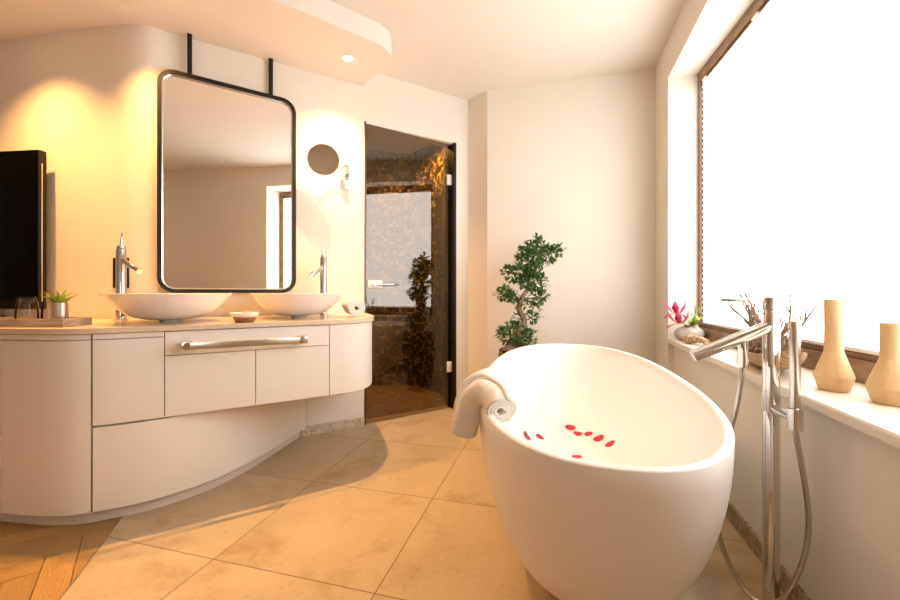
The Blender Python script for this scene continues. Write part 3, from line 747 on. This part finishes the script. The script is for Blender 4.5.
# ------------------------------------------------------------------ freestanding tub tap
fx, fy = .5995, 1.373
ft = thing('bath_tap', (fx, fy, 0), 'tall freestanding chrome bath mixer with hand shower and hose beside the tub', 'tap')
b = NB(); lathe(b, [(0, 0), (.05, 0), (.05, .010), (.0185, .012), (.0185, .60), (.0175, .602), (.0175, .604), (.0185, .606), (.0185, .893), (.0172, .895), (.0172, .897), (.0192, .899), (.0192, .935), (.0182, .937), (0, .937)], (fx, fy, 0), 36)
obj('column', b, 'chrome', ft, angle=40)
b = NB(); rc = Vector((fx+.012, fy-.004+.030, 0)); lathe(b, [(0, .012), (.0215, .012), (.0215, .845), (.020, .848), (0, .848)], rc, 32); obj('riser_pipe', b, 'chrome', ft, angle=40)
b = NB(); a = Vector((fx-.004, fy, .850)); e = Vector((fx-.203, fy, .755)); d = (e-a).normalized()
tube(b, [a, a+d*.165, a+d*.1655, a+d*.168, a+d*.1685, e-d*.001, e], [.0178, .0178, .0168, .0168, .0178, .0178, .0165], 32); sp_ = obj('spout', b, 'chrome', ft, angle=40)
b = NB(); cyl(b, e-d*.002, e+d*.0006, .0145, 24); obj('aerator', b, 'chrome_dull', sp_)
b = NB(); cyl(b, (fx-.017, fy, .928), (fx-.030, fy, .928), .006, 12); cyl(b, (fx-.028, fy, .928), (fx-.128, fy, .928), .0048, 12, .001); obj('lever', b, 'chrome', ft)
b = NB(); tube(b, [(fx-.070, fy, .822), (fx-.070, fy, .80), (fx-.070, fy, .735), (fx-.070, fy, .728)], [.0135, .0135, .0125, .009], 24); obj('hose_outlet', b, 'chrome', ft)
hx, hy = fx+.010, fy-.102
b = NB(); tube(b, [(hx, hy, .600), (hx, hy, .604), (hx, hy, .845), (hx, hy, .8455), (hx, hy, .8475), (hx, hy, .848), (hx, hy, .872), (hx, hy, .8745)], [.0105, .012, .0125, .0115, .0115, .0128, .0128, .011], 28); hs = obj('hand_shower', b, 'chrome_dull', ft, angle=40)
b = NB()
for k in range(26):
    for j in (-1, 0, 1):
        an = math.radians(188 + j*14); c = Vector((hx + .0125*math.cos(an), hy + .0125*math.sin(an), .665 + k*.0066)); bmesh.ops.create_icosphere(b, subdivisions=1, radius=.0013, matrix=Matrix.Translation(c))
o = obj('nozzles', b, 'white_plastic', hs); o['kind'] = 'stuff'
b = NB(); lathe(b, [(.0128, .585), (.0175, .585), (.0175, .640), (.0128, .640)], (hx, hy, 0), 28, closed=True); cyl(b, (hx-.004, hy+.010, .615), (fx+.004, fy-.010, .615), .013, 16); obj('holder', b, 'chrome', ft, angle=40)
hp = crom([(hx, hy, .603), CP(797, 440, 1.07), CP(802.5, 470, 1.07), CP(808, 508, 1.072), CP(807.5, 540, 1.078), CP(799, 572, 1.085), CP(783, 598, 1.10), CP(762, 604, 1.14), CP(742, 586, 1.18), CP(724, 552, 1.205), CP(718, 520, 1.212), CP(720, 480, 1.21), CP(728, 440, 1.205), CP(737, 405, 1.195), (fx-.070, fy, .730)], 8)
b = NB(); tube(b, hp, .0068, 14); obj('hose', b, 'hose', ft, angle=60)

# ------------------------------------------------------------------ things on the sill
def bottle(x, y, k, R, Rn, hh, label):
    b = NB(); prof = [(0, 0), (R*.62, 0), (R*.72, .004)]
    prof = [(0, 0), (R*.72, 0), (R*.79, .005), (R*.965, .036*k), (R, .043*k), (R*.965, .050*k), (Rn*1.10, .114*k), (Rn*1.0, .122*k), (Rn*.97, hh*.7), (Rn*1.0, hh-.002), (Rn*.96, hh), (Rn*.72, hh), (Rn*.70, hh-.02), (0, hh-.02)]
    lathe(b, prof, (x, y, ST+.0005), 40); tag(obj('wooden_vase', b, 'beech', angle=24), label, 'vase', 'turned wooden vases on the sill')
bottle(.776, 1.42, .95, .0455, .0215, .264, 'pale turned wooden vase with tall neck, the taller of two on the window sill')
bottle(.824, 1.285, .95, .0475, .022, .206, 'pale turned wooden vase with short neck, at the right edge of the photo')
# driftwood bowl
bc = Vector((.765, 1.79, ST)); bwd = Vector((.16, 1, 0)).normalized(); bws = Vector((bwd.y, -bwd.x, 0))
b = NB(); secs = []
n = 20
for side in (0, 1):
    for i in range(n+1):
        t = -1 + 2*i/n; L = .31*t; w = .068*(1-abs(t)**2.4)**.55 + .004; up = .045*abs(t)**2.2; dep = .052*(1-abs(t)**3) + .008
        if side: w = max(w-.010, .002)
        row = []
        for k in range(13):
            a = PI + PI*k/12; zz = .060 + up + dep*math.sin(a) + (.010 if side and dep > .02 else 0)*abs(math.sin(a))
            row.append(b.verts.new(bc + bwd*L + bws*w*math.cos(a) + Vector((0, 0, max(zz, .001)))))
        secs.append(row)
for s0 in (0, n+1):
    for i in range(n):
        for k in range(12): b.faces.new((secs[s0+i][k], secs[s0+i][k+1], secs[s0+i+1][k+1], secs[s0+i+1][k]))
for i in range(n):
    for k in (0, 12): b.faces.new((secs[i][k], secs[i+1][k], secs[n+1+i+1][k], secs[n+1+i][k]))
for e_ in (0, n):
    for k in range(12): b.faces.new((secs[e_][k], secs[e_][k+1], secs[n+1+e_][k+1], secs[n+1+e_][k]))
tag(obj('wooden_bowl', b, 'drift', angle=60), 'long boat-shaped driftwood bowl on the window sill behind the bath tap', 'bowl')
b = NB()
for i in range(120):
    L = random.uniform(-.20, .20); w = random.uniform(-.036, .036); p = bc + bwd*L + bws*w + Vector((0, 0, random.uniform(.035, .085)))
    r_ = random.uniform(.007, .014); a0 = random.random()*6
    d1 = Vector((random.uniform(-1, 1), random.uniform(-1, 1), random.uniform(-.5, 1))).normalized()
    tube(b, [p, p+d1*r_, p+d1*r_*2], [r_*.3, r_, r_*.2], 7)
o = tag(obj('dried_pods', b, 'potpourri'), 'heap of brown dried pods and husks filling the driftwood bowl', 'potpourri', kind='stuff')
for i in range(15):
    L = -.21 + .03*i; rng = random.Random(i+3)
    p = bc + bwd*L + bws*rng.uniform(-.015, .02) + Vector((0, 0, .062)); lean = bwd*rng.uniform(-.35, .35) + bws*rng.uniform(-.2, .25)
    hh = rng.uniform(.14, .27)
    pts = [p]; d_ = (Vector((0, 0, 1)) + lean).normalized()
    for k in range(6):
        d_ = (d_ + Vector((rng.uniform(-.3, .3), rng.uniform(-.3, .3), rng.uniform(-.05, .15)))).normalized(); pts.append(pts[-1] + d_*hh/6)
    b = NB(); tube(b, crom(pts, 3), [.0058*(1-.65*k/18) for k in range(19)], 8)
    for k in (2, 3, 4):
        q = pts[k]; dd = (d_ + Vector((rng.uniform(-1, 1), rng.uniform(-1, 1), rng.uniform(-.2, .6)))).normalized()
        q2 = q + dd*.03; tube(b, crom([q, q2, q2 + (dd+Vector((rng.uniform(-.5, .5), rng.uniform(-.5, .5), .5))).normalized()*.03], 3), [.0034, .0032, .003, .0027, .0023, .002, .0015], 6)
    tag(obj('dried_twig', b, 'twig'), 'thin crooked brown twig standing in the driftwood bowl', 'twig', 'dried twigs in the driftwood bowl')
# driftwood knot next to the pebble
b = NB(); kp = Vector((.715, 2.50, ST)); pts = crom([kp+Vector((-.02, .10, .018)), kp+Vector((.01, .05, .030)), kp+Vector((-.01, 0, .022)), kp+Vector((.02, -.06, .032)), kp+Vector((.04, -.12, .020))], 6)
tube(b, pts, [.010+.012*math.sin(PI*i/(len(pts)-1))+.003*math.sin(i*1.7) for i in range(len(pts))], 12)
tube(b, [kp+Vector((.01, -.03, .026)), kp+Vector((.045, -.02, .034)), kp+Vector((.075, -.04, .024))], [.011, .009, .004], 10)
tag(obj('driftwood', b, 'drift', angle=60), 'small knotty piece of driftwood on the sill between the pebble vase and the bowl', 'driftwood')
# pebble vase with flowers
pv = Vector((.755, 2.68, ST)); b = NB(); bmesh.ops.create_icosphere(b, subdivisions=4, radius=1)
for v_ in b.verts:
    c_ = v_.co.copy(); v_.co = Vector((c_.x*.082, c_.y*.07, (c_.z if c_.z > -.8 else -.8)*.050 + .0405)) + pv
    v_.co += Vector((math.sin(c_.y*5)*.004, 0, math.sin(c_.x*4+1)*.003*(1 if c_.z > -.5 else 0)))
tag(obj('pebble_vase', b, 'pebble', angle=70), 'grey marbled pebble-shaped vase in the far corner of the window sill', 'vase')
def lily(c0, head, s, label):
    rt = thing('flame_lily', c0, label, 'flower', 'flame lilies in the pebble vase')
    b = NB(); mid = (c0+head)/2 + Vector((-.01, 0, .01)); tube(b, crom([c0, mid, head], 5), .0017, 8); part(obj('stem', b, 'leaf', rt), 'green stem')
    b = NB(); b2 = NB()
    for k in range(6):
        a = 2*PI*k/6 + s*3; out = Vector((math.cos(a)*.8, math.sin(a)*.8, 0)); out = (out + Vector((-.25, -.25, .1)))
        side = Vector((-math.sin(a), math.cos(a), 0)); P_ = []
        for i in range(9):
            t = i/8; q = head + out*s*(.15+.75*math.sin(t*PI/2)) + Vector((0, 0, 1))*s*(.85*t**1.3*(1 if k % 3 else -.5) - .12)
            w = .20*s*math.sin(PI*(.08+.9*t))*(1+.15*math.sin(t*14)); P_.append((q-side*w, q+side*w+Vector((0, 0, .003))))
        for i, (p, q) in enumerate(zip(P_, P_[1:])):
            bb_ = b2 if i < 1 else b; bb_.faces.new([bb_.verts.new(x) for x in (p[0], p[1], q[1], q[0])])
        
    bmesh.ops.remove_doubles(b, verts=b.verts, dist=1e-5)
    part(obj('petals', b, 'magenta', rt, angle=80, solid=.0008), 'magenta curled petals'); part(obj('petal_bases', b2, 'petal_base', rt, solid=.0008), 'yellow-green throat')
    b = NB()
    for k in range(6):
        a = 2*PI*k/6; e_ = head + Vector((math.cos(a), math.sin(a), -.25))*s*.7; tube(b, [head, (head+e_)/2, e_], .0008, 5)
    part(obj('stamens', b, 'leaf_yellow', rt), 'thin stamens')
lily(pv+Vector((-.02, 0, .085)), pv+Vector((-.062, .0, .165)), .085, 'magenta flame lily, the upper of the two blooms, in the pebble vase')
lily(pv+Vector((-.015, -.01, .085)), pv+Vector((-.055, -.03, .108)), .085, 'magenta flame lily, the lower bloom hanging over the pebble vase')
def leaf_quad(b, p, d, s, w, up, bend=.25):
    d = d.normalized(); sd = d.cross(up)
    sd = sd.normalized() if sd.length > 1e-3 else Vector((1, 0, 0)); n_ = sd.cross(d)
    m_ = p + d*s*.5 + n_*s*bend*.5; e_ = p + d*s
    vs = [b.verts.new(x) for x in (p, m_ - sd*w*.5 + n_*s*.06, e_, m_ + sd*w*.5 + n_*s*.06, m_)]
    b.faces.new((vs[0], vs[1], vs[4])); b.faces.new((vs[1], vs[2], vs[4])); b.faces.new((vs[2], vs[3], vs[4])); b.faces.new((vs[3], vs[0], vs[4]))
rt = thing('leafy_sprig', pv+Vector((.02, 0, .085)), 'yellow-green leafy sprig beside the lilies in the pebble vase', 'plant')
b = NB(); rng = random.Random(5)
sp = [pv+Vector((.0, -.01, .08)), pv+Vector((.02, -.02, .13)), pv+Vector((.03, -.03, .20))]; tube(b, sp, .0015, 6); tube(b, [sp[0], pv+Vector((.045, -.05, .12))], .0013, 6)
obj('stem', b, 'leaf', rt)
b = NB()
for i in range(34):
    base = sp[0].lerp(sp[2], rng.random()) if rng.random() < .6 else sp[0].lerp(pv+Vector((.045, -.05, .12)), rng.random())
    leaf_quad(b, base, Vector((rng.uniform(-.8, 1), rng.uniform(-1, .6), rng.uniform(-.3, .8))), rng.uniform(.04, .065), rng.uniform(.018, .028), Vector((0, 0, 1)))
obj('leaves', b, 'leaf_yellow', rt, angle=80)

# ------------------------------------------------------------------ tray group on the worktop
def cam_axes(X, D): return W(X, D)
def tbox(bm, x0, x1, d0, d1, z0, z1, r=.002):
    u = W(1, 0)-W(0, 0); v_ = W(0, 1)-W(0, 0); R = Matrix(((u.x, v_.x, 0, 0), (u.y, v_.y, 0, 0), (0, 0, 1, 0), (0, 0, 0, 1)))
    box(bm, ((x0+x1)/2, (d0+d1)/2, (z0+z1)/2), (x1-x0, d1-d0, z1-z0), R, r)
b = NB(); tx0, tx1, td0, td1 = -2.02, -1.605, 1.664, 1.80; zz = ZT
tbox(b, tx0, tx1, td0, td1, zz, zz+.008); tbox(b, tx0, tx1, td0, td0+.010, zz+.008, zz+.035); tbox(b, tx0, tx1, td1-.010, td1, zz+.008, zz+.035); tbox(b, tx0, tx0+.010, td0+.01, td1-.01, zz+.008, zz+.035); tbox(b, tx1-.010, tx1, td0+.01, td1-.01, zz+.008, zz+.035)
tag(obj('serving_tray', b, 'tray'), 'shallow grey wooden tray on the left end of the worktop', 'tray')
def tumbler(X, D, label, R=.0386, hh=.118):
    c = W(X, D, ZT+.0085); b = NB()
    pr = [(R*.93, 0), (R*.99, .02), (R, .04), (R*.96, .07), (R*.86, .095), (R*.74, hh-.004), (R*.68, hh), (0, hh), (0, hh-.010), (R*.64, hh-.011), (R*.80, .095), (R*.91, .07), (R*.95, .04), (R*.94, .02), (R*.89, 0)]
    lathe(b, pr, c, 36, closed=False); tag(obj('drinking_glass', b, 'glass', angle=60), label, 'glass', 'upturned tumblers on the tray')
tumbler(-1.83, 1.735, 'clear drinking glass upturned on the tray, in front of the black television')
tumbler(-1.735, 1.752, 'clear drinking glass upturned behind the small metal plant pot', hh=.108)
c = W(-1.665, 1.712, ZT+.0085); pt = thing('potted_succulent', c, 'small spiky yellow-green plant in a satin metal pot on the tray', 'plant')
b = NB(); lathe(b, [(0, 0), (.022, 0), (.026, .006), (.0275, .04), (.028, .085), (.028, .092), (.025, .092), (.0245, .07), (0, .068)], c, 36); obj('pot', b, 'steel', pt, angle=50)
b = NB(); lathe(b, [(0, .070), (.0243, .0705), (.0243, .078), (0, .080)], c, 20); obj('soil', b, 'soil', pt)
b = NB(); rng = random.Random(2)
for i in range(26):
    a = i*2.4; e_ = rng.uniform(.25, 1.2); d_ = Vector((math.cos(a)*math.cos(e_), math.sin(a)*math.cos(e_), math.sin(e_)))
    L = rng.uniform(.045, .085); leaf_quad(b, c+Vector((math.cos(a)*.006, math.sin(a)*.006, .078)), d_, L, .015, Vector((0, 0, 1)), bend=.15)
obj('leaves', b, 'leaf_yellow', pt, angle=80)
# soap dish
c = W(-1.01, 1.975, ZT); sd = thing('soap_dish', c, 'round amber dish with white rim on the worktop between the two basins', 'dish')
b = NB(); lathe(b, [(0, 0), (.040, 0), (.046, .004), (.052, .018), (.054, .024), (0, .024)], c, 40); part(obj('base', b, 'amber', sd, angle=50), 'amber brown base')
b = NB(); lathe(b, [(0, .0245), (.054, .0245), (.062, .034), (.066, .045), (.063, .046), (.058, .036), (.05, .030), (0, .029)], c, 40); part(obj('rim', b, 'ceramic', sd, angle=50), 'white glazed rim')
b = NB(); box(b, (c.x+.01, c.y, c.z+.040), (.042, .028, .020), None, .006); tag(obj('soap_bar', b, 'soap'), 'small light brown bar of soap in the amber dish', 'soap')

# ------------------------------------------------------------------ television
tv = thing('television', W(-2.8, 2.25, .843), 'black flat television at the left edge, seen partly in front of the wall', 'television')
ta, te = Vector((-2.250, 2.190)), Vector((-3.55, 2.345)); tu = (te-ta).normalized(); tn = Vector((-tu.y, tu.x))
if tn.y > 0: tn = -tn
def tvbox(bm, s0, s1, n0, n1, z0, z1, r=.003):
    o_ = W(ta.x, ta.y); u = W(tu.x, tu.y)-W(0, 0); v_ = W(tn.x, tn.y)-W(0, 0); R = Matrix(((u.x, v_.x, 0, o_.x), (u.y, v_.y, 0, o_.y), (0, 0, 1, 0), (0, 0, 0, 1)))
    box(bm, ((s0+s1)/2, (n0+n1)/2, (z0+z1)/2), (s1-s0, n1-n0, z1-z0), R, r)
b = NB(); tvbox(b, 0, 1.3, -.045, -.004, .858, 1.734, .006); obj('housing', b, 'black', tv)
b = NB(); tvbox(b, .004, 1.296, -.004, 0, .862, 1.730, .001); part(obj('screen', b, 'screen', tv), 'dark glossy screen')
b = NB(); tvbox(b, -.002, .0, -.022, -.016, .90, 1.66, .001); part(obj('edge_trim', b, 'chrome_dull', tv), 'bright metal side trim')
b = NB(); tvbox(b, .35, .95, -.10, .02, ZT, ZT+.012); tvbox(b, .6, .7, -.06, -.03, ZT+.012, .90); obj('stand', b, 'black', tv)

# ------------------------------------------------------------------ ficus in a tall dark planter
pc = Vector((-.251, 2.80, 0))
fc = thing('potted_ficus', pc, 'bonsai-style ficus with crooked trunk in a tall dark planter in the corner behind the tub', 'plant')
b = NB(); lathe(b, [(0, 0), (.105, 0), (.115, .01), (.150, .22), (.160, .40), (.150, .52), (.145, .56), (.135, .56), (.132, .52), (0, .51)], pc, 48); obj('planter', b, 'pot', fc, angle=50)
b = NB(); lathe(b, [(0, .512), (.130, .512), (.130, .525), (.06, .535), (0, .54)], pc, 32); obj('soil', b, 'soil', fc)
pcD = -SA*pc.x + CA*pc.y
def FP(px, py, dd=0): D = pcD+dd; return W((px-450)/401*D, D, H-(py-292.5)/401*D)
tr = crom([FP(513, 358), FP(514, 343), FP(521, 330, -.02), FP(524, 320, .02), FP(519, 309, 0), FP(522, 298, -.02), FP(528, 288, .0), FP(529, 276, .02), FP(532, 262), FP(536, 250), FP(538, 242)], 5)
b = NB(); tube(b, tr, [.048 - .020*min(1, i/6) if i < 7 else .024-.019*((i-7)/(len(tr)-8)) for i in range(len(tr))], 14)
for q in [((513, 345), (501, 354), -.05), ((516, 345), (528, 356), .05), ((512, 346), (508, 358), -.1)]:
    a_, c_ = FP(*q[0]), FP(*q[1], q[2]); tube(b, [a_, (a_+c_)/2+Vector((0, 0, .01)), c_], [.03, .024, .012], 10)
clusters = [((534, 256), 17, 13, 260), ((528, 262), 14, 9, 120), ((537, 244), 6, 8, 45), ((552, 254), 9, 6, 75), ((559, 250), 4, 4, 20), ((513, 274), 11, 7, 100), ((532, 281), 14, 8, 190), ((504, 294), 9, 6, 75), ((512, 297), 7, 5, 45),
            ((539, 297), 8, 6, 75), ((523, 303), 7, 6, 45), ((534, 308), 6, 3, 22), ((533, 317), 6, 5, 34), ((517, 318), 3, 4, 14), ((514, 334), 16, 10, 230), ((524, 338), 12, 8, 110), ((503, 331), 5, 4, 26)]
for (cx, cy), rx, ry, n in clusters:
    tgt = FP(cx, cy); k = min(range(6, len(tr)), key=lambda i: (tr[i]-tgt).length + (0 if tr[i].z <= tgt.z else .08)); tube(b, [tr[k], (tr[k]+tgt)/2 + Vector((0, 0, -.006)), tgt], [.007, .005, .003], 6)
obj('trunk', b, 'bark', fc, angle=70)
b = NB(); rng = random.Random(11)
for (cx, cy), rx, ry, n in clusters:
    ctr = FP(cx, cy); sc_ = pcD/401
    for i in range(int(n*1.5)):
        while True:
            q = Vector((rng.uniform(-1, 1), rng.uniform(-1, 1), rng.uniform(-1, 1)))
            if q.length < 1: break
        p = ctr + Vector((q.x*rx*sc_, q.y*rx*sc_*.9, q.z*ry*sc_))
        d_ = (q + Vector((rng.uniform(-.6, .6), rng.uniform(-.6, .6), rng.uniform(-.5, .7)))).normalized()
        leaf_quad(b, p, d_, rng.uniform(.028, .046), rng.uniform(.017, .026), Vector((rng.uniform(-.4, .4), rng.uniform(-.4, .4), 1)), bend=.2)
obj('foliage', b, 'leaf', fc, angle=80)

# ------------------------------------------------------------------ light, world, camera
w = bpy.data.worlds.new('daylight'); bpy.context.scene.world = w; w.use_nodes = True
bg = w.node_tree.nodes['Background']; bg.inputs[0].default_value = (.9, .95, 1, 1); bg.inputs[1].default_value = 3
cam = bpy.data.cameras.new('camera'); co = bpy.data.objects.new('camera', cam); COL.objects.link(co)
cam.sensor_width = 36; cam.lens = 401/900*36; cam.shift_y = -7.5/900; cam.clip_start = .02
co.location = (0, 0, H); co.rotation_euler = (PI/2, 0, YAW)
sc_ = bpy.context.scene; sc_.camera = co
vs = sc_.view_settings; vs.view_transform = 'Standard'; vs.look = 'None'; vs.gamma = 1; vs.use_curve_mapping = False; vs.exposure = -0.06
sc_.cycles.max_bounces = 10; sc_.cycles.diffuse_bounces = 5; sc_.cycles.transparent_max_bounces = 12
sc_.cycles.sample_clamp_indirect = 6
